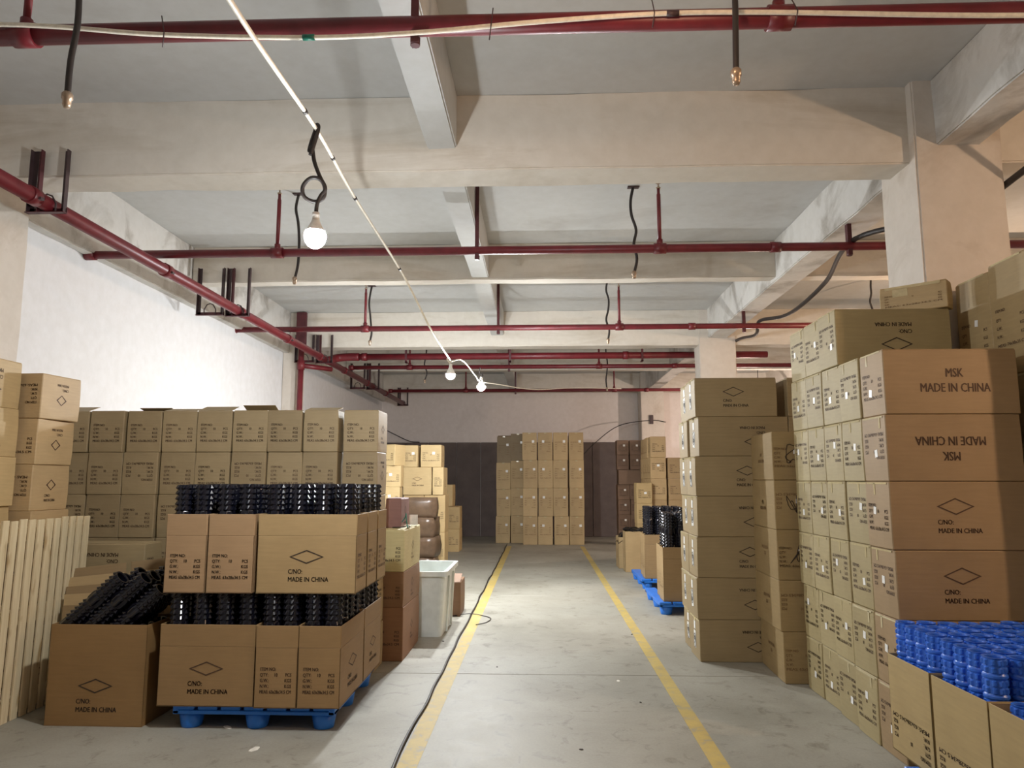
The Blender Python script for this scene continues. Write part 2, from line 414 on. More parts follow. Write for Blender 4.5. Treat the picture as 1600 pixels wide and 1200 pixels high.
def u_hanger(x0, x1, y, zt, zb, label, double=True):
    t = thing('pipe_hanger', label, 'bracket', (x0, y, zb), group='angle iron hangers carrying the sprinkler main')
    W = x1 - x0
    def angle(x, s):
        mb = MB().box((x - 0.02, -0.003, 0), (x + 0.02, 0.003, zt - zb)).box((x + s * 0.02 - 0.003, -0.04, 0), (x + s * 0.02 + 0.003, 0.003, zt - zb))
        return mb
    angle(0, -1).obj('upright', M['iron'], t)
    if double: angle(0.045, 1).obj('upright', M['maroon'], t)
    angle(W, 1).obj('upright', M['iron'], t)
    MB().box((-0.03, -0.045, 0), (W + 0.03, 0.0, 0.006)).box((-0.03, -0.003, 0), (W + 0.03, 0.003, 0.045)).obj('foot_bar', M['maroon'], t)
    mb = MB(); mb.tube([(W / 2 - 0.075, -0.02, 0.0), (W / 2 - 0.075, -0.02, 0.08), (W / 2 - 0.04, -0.02, 0.14), (W / 2, -0.02, 0.155), (W / 2 + 0.04, -0.02, 0.14), (W / 2 + 0.075, -0.02, 0.08), (W / 2 + 0.075, -0.02, 0)], 0.007, 6)
    mb.obj('u_bolt', M['iron'], t)
for y, zt, lab in ((5.44, 4.2, 'dark angle iron hanger holding the red main at the near cross beam'),
                   (9.13, 4.32, 'dark angle iron hanger holding the red main at the shallow beam'),
                   (12.95, 4.2, 'dark angle iron hanger holding the red main at the second deep beam'),
                   (16.845, 4.3, 'dark angle iron hanger holding the red main beyond the elbow'),
                   (20.6, 4.2, 'dark angle iron hanger holding the end of the red main')):
    u_hanger(-4.0, -3.745, y, zt, PZM - 0.075, lab)
for y, zt, lab in ((9.12, 4.32, 'empty angle iron hanger beside the red main at the shallow beam'),
                   (12.94, 4.2, 'empty angle iron hanger beside the red main at the second deep beam'),
                   (16.84, 4.3, 'empty angle iron hanger beside the red main beyond the elbow')):
    u_hanger(-4.38, -4.08, y, zt, PZM - 0.06, lab, False)

# white strip along the near branch pipe
t = thing('white_strip', 'thin white conduit strip sagging along the nearest red pipe', 'conduit', (0, 3.37, 0))
P = catmull([(-4.2, 0, 3.9), (-2.75, 0, 3.895), (-1.91, 0, 3.82), (-1.153, 0, 3.785), (-0.606, 0, 3.797), (0.0, 0, 3.84), (0.6, 0, 3.868), (1.127, 0, 3.862), (2.35, 0, 3.815), (3.6, 0, 3.83)], 8)
MB().tube(P, 0.012, 8).obj('strip_run', M['wire'], t)
for x, z in ((-1.14, 3.785), (0.66, 3.868)):
    MB().tube([(x - 0.03, 0, z), (x + 0.03, 0, z)], 0.016, 8).obj('joint_sleeve', M['green'] if x < 0 else M['iron'], t)
for x, z, dx in ((-1.88, 3.82, -0.05), (-0.24, 3.82, 0.06), (0.56, 3.866, -0.01), (1.25, 3.86, -0.09)):
    MB().tube([(x, 0.0, z - 0.07), (x + 0.01, -0.014, z), (x + dx * 0.3, 0.0, z + 0.1)], 0.003, 5).obj('cable_tie', M['iron'], t)

def dropper(x, y, ztop, zbot, label, wob=0.02, plate=True):
    t = thing('drop_conduit', label, 'conduit', (x, y, ztop), group='dark flexible conduits hanging from the ceiling')
    L = ztop - zbot; rnd = random.Random(int(x * 100 + y * 7))
    pts = [(0, 0, 0)] + [(rnd.uniform(-wob, wob), rnd.uniform(-wob, wob) * 0.5, -L * k / 6) for k in range(1, 6)] + [(-0.01, 0, -L)]
    MB().tube(catmull(pts, 5), 0.015, 8).obj('hose', M['black_cord'], t)
    MB().lathe([(0.0, -0.05), (0.014, -0.05), (0.02, -0.035), (0.02, -0.01), (0.026, -0.005), (0.026, 0.02), (0.018, 0.03)], 10, (-0.01, 0, -L)).obj('end_fitting', M['brass'], t)
    if plate: MB().box((-0.06, -0.03, -0.012), (0.06, 0.03, 0), 0.003).obj('ceiling_plate', M['iron'], t)
for x, y, zb, lab in ((-2.55, 7.41, 3.68, 'dark flexible conduit left of the nearest bulb'), (0.98, 7.36, 3.69, 'dark flexible conduit right of the middle beam, near bay'),
                      (-2.62, 11.15, 3.72, 'dark flexible conduit left of the middle beam, second bay'), (1.04, 10.94, 3.68, 'dark flexible conduit right of the middle beam, second bay'),
                      (-2.29, 3.3, 3.45, 'thick dark conduit hanging by the nearest red pipe, left side'), (0.945, 3.3, 3.50, 'thick dark conduit hanging by the nearest red pipe, right side'),
                      (-2.35, 14.9, 3.62, 'dark conduit crossing the thin red pipe on the left'), (1.42, 15.4, 3.5, 'dark conduit crossing the thin red pipe on the right'),
                      (5.0, 11.0, 3.9, 'dark conduit hanging in the warm right bay')):
    dropper(x, y, 4.62, zb, lab, 0.035 if y > 5 else 0.012)

t = thing('draped_cable', 'thick black cable draped along the right girder past the pillars', 'cable', (0, 0, 0))
MB().tube(catmull([(3.62, 3.4, 4.05), (3.52, 5.2, 3.83), (3.50, 5.7, 3.78), (3.50, 6.1, 3.80), (3.08, 7.05, 3.93), (3.39, 8.6, 3.93), (3.42, 9.6, 3.86), (3.42, 10.3, 3.885), (3.28, 10.9, 3.95), (3.42, 11.6, 3.88), (3.49, 12.95, 4.05), (3.5, 14.5, 4.0)], 8), 0.026, 8).obj('cable_run', M['black_cord'], t)
t = thing('pillar_wire', 'thin dark wire strung from the far stack to the farthest pillar', 'wire', (0, 0, 0))
MB().tube(catmull([(1.0, 20.2, 2.1), (1.5, 20.4, 2.6), (2.2, 20.55, 3.1), (3.1, 20.62, 3.25), (3.5, 20.6, 3.2)], 6), 0.012, 5).obj('wire_run', M['black_cord'], t)
MB().box((3.06, 20.6, 3.15), (3.16, 20.66, 3.4), 0.004).obj('wire_hook', M['iron'], t)
t = thing('left_corner_wire', 'thin dark wire slanting down the back wall behind the left stacks', 'wire', (0, 0, 0))
MB().tube(catmull([(-4.6, 21.36, 3.1), (-4.2, 21.36, 2.9), (-3.8, 21.36, 2.72), (-3.5, 21.32, 2.69)], 6), 0.012, 5).obj('wire_run', M['black_cord'], t)

# ------------------------------------------------------------------ printing on cartons
_txt = {}
def text_geo(s, size=1.0, cx=0.82):
    key = s
    if key not in _txt:
        cu = bpy.data.curves.new('t', 'FONT'); cu.body = s; cu.size = 1.0; cu.resolution_u = 2; cu.offset = 0.0
        ob = bpy.data.objects.new('t', cu); COL.objects.link(ob)
        dg = bpy.context.evaluated_depsgraph_get(); ev = ob.evaluated_get(dg); me = ev.to_mesh()
        _txt[key] = ([v.co[:] for v in me.vertices], [tuple(p.vertices) for p in me.polygons])
        ev.to_mesh_clear(); bpy.data.objects.remove(ob); bpy.data.curves.remove(cu)
    vs, fs = _txt[key]
    return [(x * size * cx, y * size) for x, y, z in vs], fs

def print_mesh(kind, w, h):
    """printed mark centred on a w x h face, in the face's own XY plane"""
    v, f = [], []
    def put(vs, fs, dx, dy):
        o = len(v); v.extend([(x + dx, y + dy, 0) for x, y in vs]); f.extend([tuple(i + o for i in q) for q in fs])
    def txt(s, x, y, size, align='l', cx=0.82):
        vs, fs = text_geo(s, size, cx)
        W = max(p[0] for p in vs)
        for bx in (-0.022, 0.0, 0.022): put(vs, fs, x - (W if align == 'r' else W / 2 if align == 'c' else 0) + bx * size, y)
    def diamond(cx, cy, a, b, t):
        o = len(v)
        ta = t * 1.9
        v.extend([(cx - a, cy, 0), (cx, cy - b, 0), (cx + a, cy, 0), (cx, cy + b, 0), (cx - a + ta, cy, 0), (cx, cy - b + t, 0), (cx + a - ta, cy, 0), (cx, cy + b - t, 0)])
        f.extend([(o + k, o + (k + 1) % 4, o + 4 + (k + 1) % 4, o + 4 + k) for k in range(4)])
    if kind == 'diamond':
        k = min(w / 0.64, h / 0.37)
        diamond(0.0, 0.05 * k, 0.115 * k, 0.045 * k, 0.0085 * k)
        txt('C/NO:', -0.12 * k, -0.058 * k, 0.042 * k); txt('MADE IN CHINA', -0.12 * k, -0.108 * k, 0.042 * k, cx=0.86)
    elif kind == 'diamond_left':
        k = min(w / 0.8, h / 0.4)
        diamond(-0.02, 0.055 * k, 0.11 * k, 0.05 * k, 0.0085 * k)
        txt('C/NO:', -0.13 * k, -0.05 * k, 0.04 * k); txt('MADE IN CHINA', -0.13 * k, -0.1 * k, 0.04 * k, cx=0.86)
    elif kind == 'small_diamond':
        diamond(0, 0.02, 0.055, 0.042, 0.008)
        txt('C/NO:', -0.07, -0.07, 0.03); txt('MADE IN CHINA', -0.07, -0.105, 0.028, cx=0.6)
    elif kind == 'msk':
        txt('MSK', 0.02, 0.025, 0.075, 'c', 0.74); txt('MADE IN CHINA', 0.02, -0.065, 0.075, 'c', 0.74)
    elif kind == 'msk_small':
        txt('MSK', 0.0, 0.0, 0.045, 'c', 0.7); txt('MADE IN CHINA', 0.0, -0.05, 0.04, 'c', 0.62)
    elif kind == 'item':
        k = min(1.0, h / 0.37); L = -w / 2 + 0.035; R = w / 2 - 0.035; s = 0.03 * k
        txt('ITEM NO:', L, 0.045 * k, s)
        for j, (a, b) in enumerate((('QTY:', 'PCS'), ('G.W.:', 'KGS'), ('N.W.:', 'KGS'))):
            txt(a, L, (0.01 - 0.035 * j) * k, s); txt(b, R, (0.01 - 0.035 * j) * k, s, 'r')
        txt('10', 0.0, 0.01 * k, s, 'c')
        vs, fs = text_geo('MEAS: 63x28x34.5 CM', s)
        W = max(p[0] for p in vs); txt('MEAS: 63x28x34.5 CM', L, -0.095 * k, s, cx=0.82 * (R - L) / W)
    elif kind == 'item_tall':
        L = -w / 2 + 0.05; R = w / 2 - 0.05; s = 0.03
        txt('ITEM NO:', L, 0.12, s)
        for j, (a, b) in enumerate((('QTY:', 'PCS'), ('G.W.:', 'KGS'), ('N.W.:', 'KGS'))):
            txt(a, L, 0.06 - 0.055 * j, s); txt(b, R, 0.06 - 0.055 * j, s, 'r')
        vs, fs = text_geo('MEAS: 74x38x35 CM', s)
        W = max(p[0] for p in vs); txt('MEAS: 74x38x35 CM', L, -0.11, s, cx=0.82 * (R - L) / W)
    elif kind == 'ring9':
        txt('9', 0.0, -0.04, 0.10, 'c', 0.95)
        n = 14
        o = len(v)
        for rr in (0.052, 0.044):
            v.extend([(rr * 0.8 * math.cos(2 * PI * q / n), -0.012 + rr * 1.25 * math.sin(2 * PI * q / n), 0) for q in range(n)])
        f.extend([(o + q, o + (q + 1) % n, o + n + (q + 1) % n, o + n + q) for q in range(n)])
    return v, f

_pm = {}
def print_data(kind, w, h, mat):
    key = (kind, round(w, 3), round(h, 3), mat)
    if key not in _pm:
        v, f = print_mesh(kind, w, h)
        _pm[key] = new_mesh('shipping_mark', v, f, M[mat])
    return _pm[key]

def face_xf(side, w, d, h, e=0.0018):
    """local placement of a mark on a face: location and rotation"""
    if side == 'front': return (0, -d / 2 - e, h / 2), (PI / 2, 0, 0), w
    if side == 'back': return (0, d / 2 + e, h / 2), (PI / 2, 0, PI), w
    if side == 'left': return (-w / 2 - e, 0, h / 2), (PI / 2, 0, -PI / 2), d
    if side == 'right': return (w / 2 + e, 0, h / 2), (PI / 2, 0, PI / 2), d

def add_mark(t, side, kind, w, d, h, flip=False, mat='ink', dx=0, dz=0):
    loc, rot, fw = face_xf(side, w, d, h)
    ax = {'front': (1, 0), 'back': (-1, 0), 'left': (0, -1), 'right': (0, 1)}[side]
    loc = (loc[0] + ax[0] * dx, loc[1] + ax[1] * dx, loc[2] + dz)
    R = Euler(rot).to_matrix()
    if flip: R = R @ Matrix.Rotation(PI, 3, 'Z')
    link('shipping_mark', print_data(kind, fw, h, mat), t, loc, R.to_euler())

_stk = {}
def add_patch(t, name, side, w, d, h, pw, ph, dx, dz, mat, e=0.003, tilt=0.0):
    key = (name, round(pw, 3), round(ph, 3), mat)
    if key not in _stk: _stk[key] = MB().box((-pw / 2, -ph / 2, -0.001), (pw / 2, ph / 2, 0)).mesh(name, M[mat])
    loc, rot, fw = face_xf(side, w, d, h, e)
    ax = {'front': (1, 0), 'back': (-1, 0), 'left': (0, -1), 'right': (0, 1)}[side]
    R = Euler(rot).to_matrix() @ Matrix.Rotation(tilt, 3, 'Z')
    link(name, _stk[key], t, (loc[0] + ax[0] * dx, loc[1] + ax[1] * dx, loc[2] + dz), R.to_euler())

KRAFT = srgb(190, 156, 110)
def tone(base=(178, 152, 110), j=8):
    k = random.uniform(-j, j); return srgb(base[0] + k, base[1] + k * 0.95, base[2] + k * 0.8)

_body = {}
def body_mesh(w, d, h, var=0):
    key = (round(w, 3), round(d, 3), round(h, 3), var)
    if key not in _body:
        bm = bmesh.new(); bmesh.ops.create_cube(bm, size=1)
        bmesh.ops.subdivide_edges(bm, edges=bm.edges[:], cuts=2, use_grid_fill=True)
        rnd = random.Random(var * 77 + int(w * 1000))
        for v in bm.verts:
            c = v.co
            on = [abs(abs(c[i]) - 0.5) < 1e-5 for i in range(3)]
            p = Vector((c.x * w, c.y * d, (c.z + 0.5) * h))
            if sum(on) == 1:
                i = on.index(True)
                if i != 2: p[i] += math.copysign(rnd.uniform(0.0, 0.0012), c[i])
            elif sum(on) == 3:
                p += Vector((-math.copysign(rnd.uniform(0, 0.005), c.x), -math.copysign(rnd.uniform(0, 0.005), c.y), 0))
            v.co = p
        bmesh.ops.bevel(bm, geom=[e for e in bm.edges if e.calc_face_angle(0) > 0.8], offset=0.005, segments=1, affect='EDGES')
        bm.verts.index_update()
        _body[key] = new_mesh('carton_body', [v.co[:] for v in bm.verts], [[v.index for v in f.verts] for f in bm.faces], M['card']); bm.free()
    return _body[key]

_flap = {}
def flap_mesh(w, d):
    key = (round(w, 3), round(d, 3))
    if key not in _flap: _flap[key] = MB().box((-w / 2, 0.0, 0), (w / 2, d, 0.004), 0.001).mesh('flap', M['card'])
    return _flap[key]

def carton(label, group, dims, loc, rz=0.0, col=None, marks=(), flaps=True, raised=None, stickers=(), tapes=(), cat='carton', name='carton'):
    w, d, h = dims
    col = col or tone()
    t = thing(name, label, cat, loc, (0, 0, rz), group)
    link('carton_body', body_mesh(w, d, h - 0.006 if flaps else h, random.randrange(3)), t, color=col)
    if flaps:
        # the two long top flaps meeting in the middle
        for s in (1, -1):
            a = 0.0
            if raised and raised[0] == s: a = raised[1]
            link('flap', flap_mesh(w - 0.012, d / 2 - 0.008), t, (0, -s * (d / 2 - 0.006), h - 0.006), (a if s == 1 else -a, 0, 0) if s == 1 else (a, 0, PI), color=col)
    for m in marks: add_mark(t, m[0], m[1], w, d, h, *m[2:])
    for s in stickers: add_patch(t, 'sticker', s[0], w, d, h, s[1], s[2], s[3], s[4], 'sticker', tilt=random.uniform(-0.15, 0.15))
    for s in tapes: add_patch(t, 'tape', s[0], w, d, h, s[1], s[2], s[3], s[4], 'tape', e=0.0024)
    return t

def open_carton(label, group, dims, loc, rz=0.0, col=None, marks=(), flap=0.14, lean=0.03, drop=()):
    w, d, h = dims; th = 0.005; col = col or tone()
    t = thing('open_carton', label, 'carton', loc, (0, 0, rz), group)
    mb = MB().box((-w / 2, -d / 2, 0), (w / 2, d / 2, th))
    mb.box((-w / 2, -d / 2, 0), (w / 2, -d / 2 + th, h), 0.0015).box((-w / 2, d / 2 - th, 0), (w / 2, d / 2, h), 0.0015)
    mb.box((-w / 2, -d / 2, 0), (-w / 2 + th, d / 2, h), 0.0015).box((w / 2 - th, -d / 2, 0), (w / 2, d / 2, h), 0.0015)
    mb.obj('carton_body', M['card'], t, color=col)
    if flap:
        for side in ('front', 'back', 'left', 'right'):
            if side in drop: continue
            L = w if side in ('front', 'back') else d
            me = MB().box((-L / 2 + 0.002, -th, 0.0012), (L / 2 - 0.002, 0, flap), 0.0015).mesh('flap', M['card'])
            loc_ = {'front': (0, -d / 2 + th, h), 'back': (0, d / 2 - th, h), 'left': (-w / 2 + th, 0, h), 'right': (w / 2 - th, 0, h)}[side]
            rz_ = {'front': 0, 'back': PI, 'left': -PI / 2, 'right': PI / 2}[side]
            o = link('flap', me, t, loc_, (random.uniform(0.0, lean), 0, rz_), color=col)
    for m in marks: add_mark(t, m[0], m[1], w, d, h, *m[2:])
    return t

# ------------------------------------------------------------------ foam rollers
def roller_mesh(name, R, H, mat, bumps=8, style='spike', inner=0.6):
    """hollow foam roller: rings of raised blocks, plain belts between the zones"""
    n = bumps * 4; prof = []
    if style == 'spike':
        zones = []; z = H
        while z > 0.02:
            for k in range(5):
                zones += [(z, 0.78, 0.79), (z - 0.022, 0.79, 1.0), (z - 0.031, 0.77, 0.82)] ; z -= 0.036
                if z < 0.03: break
            if z < 0.1: break
            zones += [(z, 0.80, 0.84), (z - 0.02, 0.82, 0.93), (z - 0.065, 0.80, 0.90)]; z -= 0.085
        zones.append((0, 0.8, 0.86))
    else:
        zones = []; z = H
        zones.append((H, 0.93, 0.93)); z -= 0.008
        while z > 0.05:
            for k in range(2):
                zones += [(z, 0.85, 0.87), (z - 0.005, 0.86, 1.0), (z - 0.022, 0.86, 1.0), (z - 0.027, 0.85, 0.87)]; z -= 0.032
                if z < 0.05: break
            if z < 0.1: break
            zones += [(z, 0.92, 0.92), (z - 0.004, 0.99, 0.99), (z - 0.013, 0.99, 0.99), (z - 0.017, 0.92, 0.92)]; z -= 0.023
        zones.append((0, 0.93, 0.93))
    vs, fs = [], []
    for zz, lo, hi in zones:
        for k in range(n):
            q = k % 4
            r = R * (hi if q in (1, 2) else lo)
            a = 2 * PI * (k + (0.15 if q == 1 else -0.15 if q == 2 else 0)) / n
            vs.append((r * math.cos(a), r * math.sin(a), max(0.0, zz)))
    m = len(zones)
    for i in range(m - 1):
        for k in range(n): fs.append(((i + 1) * n + k, (i + 1) * n + (k + 1) % n, i * n + (k + 1) % n, i * n + k))
    o = len(vs)
    for r, zz in ((R * inner * 1.06, H - 0.001), (R * inner, H - 0.008), (R * inner, 0.0)):
        for k in range(n): vs.append((r * math.cos(2 * PI * k / n), r * math.sin(2 * PI * k / n), zz))
    for k in range(n): fs.append((k, (k + 1) % n, o + (k + 1) % n, o + k))
    for i in range(2):
        for k in range(n): fs.append((o + i * n + k, o + i * n + (k + 1) % n, o + (i + 1) * n + (k + 1) % n, o + (i + 1) * n + k))
    for k in range(n): fs.append(((m - 1) * n + (k + 1) % n, (m - 1) * n + k, o + 2 * n + k, o + 2 * n + (k + 1) % n))
    return new_mesh(name, vs, fs, M[mat])

def rollers(me, R, cx, cy, z, nx, ny, px, py, rz, where, group, col='black', skip=()):
    c, s = math.cos(rz), math.sin(rz)
    for j in range(ny):
        for i in range(nx):
            if (i, j) in skip: continue
            x = (i - (nx - 1) / 2) * px; y = (j - (ny - 1) / 2) * py
            row = ('front row' if j == 0 else 'back row') if ny == 2 else ORD[j] + ' row'
            lab = '%s foam roller, %s from left in %s, %s' % ('black' if col == 'black' else 'blue', ORD[i], row, where)
            link('foam_roller', me, None, (cx + c * x - s * y, cy + s * x + c * y, z + random.uniform(-0.004, 0.004)), (0, 0, random.uniform(0, 6.28)), lab, 'foam roller', group)

# ------------------------------------------------------------------ pallets
def plastic_pallet(loc, w, d, label, rz=0.0, h=0.15):
    t = thing('plastic_pallet', label, 'pallet', loc, (0, 0, rz), 'blue plastic pallets on the floor')
    nb = 7; bw = w / nb
    for k in range(nb):
        MB().box((-w / 2 + k * bw + (0 if k == 0 else 0.012), -d / 2, h - 0.028), (-w / 2 + (k + 1) * bw - (0 if k == nb - 1 else 0.012), d / 2, h - 0.001), 0.005).obj('deck_board', M['blue_plastic'], t)
    mb = MB()
    for y in (-d / 2, -0.06, d / 2 - 0.12): mb.box((-w / 2, y, h - 0.055), (w / 2, y + 0.12, h - 0.03), 0.005)
    mb.box((-w / 2, -d / 2, h - 0.055), (-w / 2 + 0.04, d / 2, h - 0.02), 0.004).box((w / 2 - 0.04, -d / 2, h - 0.055), (w / 2, d / 2, h - 0.02), 0.004)
    mb.obj('deck_frame', M['blue_plastic'], t)
    for x in (-w / 2 + 0.09, 0, w / 2 - 0.09):
        for y in (-d / 2 + 0.09, 0, d / 2 - 0.09):
            MB().lathe([(0.0, 0), (0.062, 0), (0.066, 0.008), (0.082, h - 0.05), (0.0, h - 0.05)], 16, (x, y, 0)).obj('foot', M['blue_plastic'], t)
    return t

# ================================================================== LEFT SIDE
# wooden pallet standing on edge
t = thing('wooden_pallet', 'raw pine slatted pallet standing on edge at the left', 'pallet', (-3.56, 0, 0), (0, 0.02, 0))
y = 4.26; k = 0
while y < 5.7:
    wv = 0.064 + random.uniform(-0.005, 0.004)
    MB().box((-0.006, y, 0.0), (0.009, y + wv, 1.33 + random.uniform(-0.008, 0.004)), 0.002).obj('slat', M['wood'], t)
    y += wv + 0.025
for z in (0.03, 0.62, 1.18):
    MB().box((-0.09, 4.24, z), (-0.012, y, z + 0.09), 0.003).obj('stringer', M['wood'], t)
for z in (0.03, 0.62, 1.18):
    MB().box((-0.112, 4.24, z), (-0.09, y, z + 0.09), 0.003).obj('bottom_board', M['wood'], t)

# cartons against the left wall behind the pallet, diamonds to the aisle
G_L = 'cartons stacked along the left wall behind the wooden pallet'
for k in range(7):
    up = k >= 5
    carton('tan carton, %s from floor, stack cut by the left edge of view' % ORD[k], G_L, (0.31, 0.62, 0.352), (-4.02 + random.uniform(-0.015, 0.015), 5.0, k * 0.353), random.uniform(-0.02, 0.02), tone((196, 170, 124)),
           (('right', 'diamond', k in (2, 6)),), k == 6)
for k in range(7):
    r = -0.02 if k < 6 else -0.08
    carton('tan carton, %s from floor, second stack along the left wall' % ORD[k], G_L, (0.37, 0.42, 0.342), (-3.925 + (0.03 if k == 6 else random.uniform(-0.01, 0.01)), 5.56, k * 0.343), r, tone((196, 168, 126)),
           (('right', 'small_diamond', k in (5, 6)), ('front', 'item', k % 2 == 0)), k == 6)

# nine-column row facing the camera
G_R = 'nine-column wall of cartons facing the camera at the left'
TOPR = {0: (1, 0.30), 2: (-1, 0.26), 3: (1, 0.2), 4: (1, 0.3), 5: (-1, 0.4), 7: (1, 0.22)}
for c in range(9):
    x = -4.13 + c * 0.318 + (0.03 if c == 8 else 0)
    for r in range(6):
        flip = (c * 7 + r * 5 + (c * r) % 3) % 3 == 0
        carton('kraft carton, %s column from left, %s row up in carton wall' % (ORD[c], ORD[r]), G_R, (0.308, 0.35, 0.367), (x + random.uniform(-0.006, 0.006), 6.53 + random.uniform(-0.012, 0.012), r * 0.3685),
               random.uniform(-0.02, 0.02), tone((168, 149, 114), 8), (('front', 'item', flip),) + ((('right', 'small_diamond', flip),) if c == 8 else ()), r == 5,
               TOPR.get(c) if r == 5 else None)
# short stack in front of the row
for k in range(3):
    carton('carton on the floor-standing short stack before the carton wall, %s up' % ORD[k], 'short stack before the carton wall', (0.66, 0.27, 0.366), (-3.46 if k == 2 else -3.44, 5.97, k * 0.368), 0.0, tone((180, 160, 122)),
           (('front', 'diamond', k == 2), ('right', 'item', False)), k == 2, None, (('right', 0.04, 0.04, 0.02, 0.0),) if k == 2 else ())

BR = 0.064
ROLL_A = roller_mesh('black_roller', BR, 0.70, 'black_foam')
# blue pallet with two layers of open cartons full of black rollers
plastic_pallet((-1.86, 5.5, 0), 1.06, 1.16, 'blue plastic pallet under the two-layer load of black rollers')
G_P = 'open cartons of black rollers on the left blue pallet'
G_PR = 'black foam rollers standing in the left pallet cartons'
def roll_carton(label, where, x0, y0, wx, dy, z, marks, col, lean=0.03, rz=0.0, upright=True, skip=()):
    cx, cy = x0 + wx / 2, y0 + dy / 2
    wide = wx > dy
    open_carton(label, G_P, (wx, dy, 0.372), (cx, cy, z), rz, col, marks, 0.14, lean)
    nx, ny = (4, 2) if wide else (2, 4)
    rollers(ROLL_A, BR, cx, cy, z + 0.008, nx, ny, (wx - 0.016) / nx, (dy - 0.016) / ny, rz, where, G_PR, skip=skip)
C1 = (158, 127, 86)
roll_carton('wide lower open carton with diamond, left on the blue pallet', 'lower left carton', -2.49, 4.9, 0.635, 0.29, 0.15, (('front', 'diamond', False, 'ink'),), tone(C1, 3))
roll_carton('narrow lower open carton, middle of the pallet front', 'lower middle carton', -1.845, 4.88, 0.275, 0.63, 0.15, (('front', 'item', False, 'ink'),), tone(C1, 3))
roll_carton('narrow lower open carton at the right front pallet corner', 'lower corner carton', -1.565, 4.88, 0.275, 0.63, 0.15, (('front', 'item', False, 'ink'), ('right', 'diamond', False, 'ink')), tone(C1, 3))
roll_carton('lower open carton at the right rear of the pallet', 'lower right rear carton', -1.565, 5.53, 0.275, 0.56, 0.15, (('right', 'diamond', False, 'ink'),), tone(C1, 3))
roll_carton('lower open carton at the left rear of the pallet', 'lower left rear carton', -2.44, 5.22, 0.29, 0.63, 0.15, (), tone(C1, 3))
roll_carton('lower open carton in the rear middle of the pallet', 'lower rear middle carton', -2.14, 5.22, 0.28, 0.63, 0.15, (), tone(C1, 3))
UZ = 0.862
C2 = (178, 150, 106)
roll_carton('narrow upper open carton at the left front of the pallet load', 'upper left carton', -2.49, 4.9, 0.275, 0.63, UZ, (('front', 'item', False, 'ink_dark'),), tone((172, 140, 104), 3))
roll_carton('narrow upper open carton, second from left on the load', 'upper second carton', -2.205, 4.9, 0.31, 0.63, UZ, (('front', 'item', False, 'ink_dark'),), tone((172, 140, 104), 3))
roll_carton('wide upper open carton with diamond on the pallet load', 'upper wide carton', -1.87, 4.9, 0.66, 0.29, UZ, (('front', 'diamond', False, 'ink_dark'), ('right', 'item', False, 'ink')), tone(C2, 3))
roll_carton('upper open carton behind the wide one, middle of load', 'upper middle rear carton', -1.87, 5.22, 0.66, 0.29, UZ, (('right', 'item', False, 'ink'),), tone(C2, 3))
roll_carton('upper open carton at the rear of the pallet load', 'upper rear carton', -1.87, 5.54, 0.66, 0.29, UZ, (('right', 'item', False, 'ink'),), tone(C2, 3))

# carton on the floor with tumbled rollers
open_carton('big open carton on the floor with tumbled black rollers', None, (0.66, 0.43, 0.645), (-2.935, 5.175, 0), -0.01, tone((150, 117, 74), 2), (('front', 'diamond', False, 'ink_dark', 0, -0.12),), 0)
SH = roller_mesh('black_roller_short', BR, 0.5, 'black_foam')
TILT = math.radians(48)   # rollers lean to the right, axis 42 degrees above level
for row in range(3):
    yy = 5.045 + row * 0.131
    for q, (tx, tz) in enumerate(((-2.86, 0.935), (-2.68, 0.945), (-2.565, 0.868), (-2.665, 0.60), (-2.675, 0.41))):
        bx = tx - 0.5 * math.sin(TILT); bz = tz - 0.5 * math.cos(TILT)
        dx = random.uniform(-0.012, 0.012) - 0.02 * (row % 2)
        lab = 'black roller leaning in the floor carton, %s down the slope, %s layer back' % (ORD[q], ORD[row])
        link('foam_roller', SH, None, (bx + dx, yy, bz + dx * 0.8), (0, TILT, 0), lab, 'foam roller', 'black rollers tumbled in the floor carton')

# flattened cartons leaning behind it
G_F = 'flattened cartons leaning by the wooden pallet'
for i, (x, y, wv, hv, tilt, rz) in enumerate(((-3.12, 5.45, 0.70, 0.70, -0.02, 0.20), (-3.11, 5.50, 0.74, 0.78, -0.03, 0.22), (-3.09, 5.55, 0.78, 0.84, -0.04, 0.24), (-3.07, 5.60, 0.80, 0.91, -0.05, 0.26), (-3.06, 5.65, 0.80, 0.98, -0.05, 0.26))):
    t = thing('flat_carton', 'flattened carton sheet leaning behind the floor carton, %s from front' % ORD[i], 'cardboard', (x, y, 0), (tilt, -0.02 - 0.02 * i, rz), G_F)
    cc = tone(((150, 124, 88), (188, 160, 116))[i % 2], 4)
    MB().box((-wv / 2, -0.004, 0.0), (wv / 2, 0.0, hv - 0.14), 0.001).obj('sheet', M['card'], t, color=cc)
    MB().box((-wv / 2 + 0.004, 0.003, 0.0), (wv / 2 - 0.004, 0.007, hv - 0.14), 0.001).obj('sheet', M['card'], t, color=cc)
    for x0_, x1_ in ((-wv / 2, -0.02), (0.02, wv / 2)):
        MB().box((x0_, -0.004, 0), (x1_, 0.0, 0.137), 0.001).obj('flap', M['card'], t, loc=(0, 0, hv - 0.137), rot=(random.uniform(-0.25, 0.05), 0, 0), color=cc)

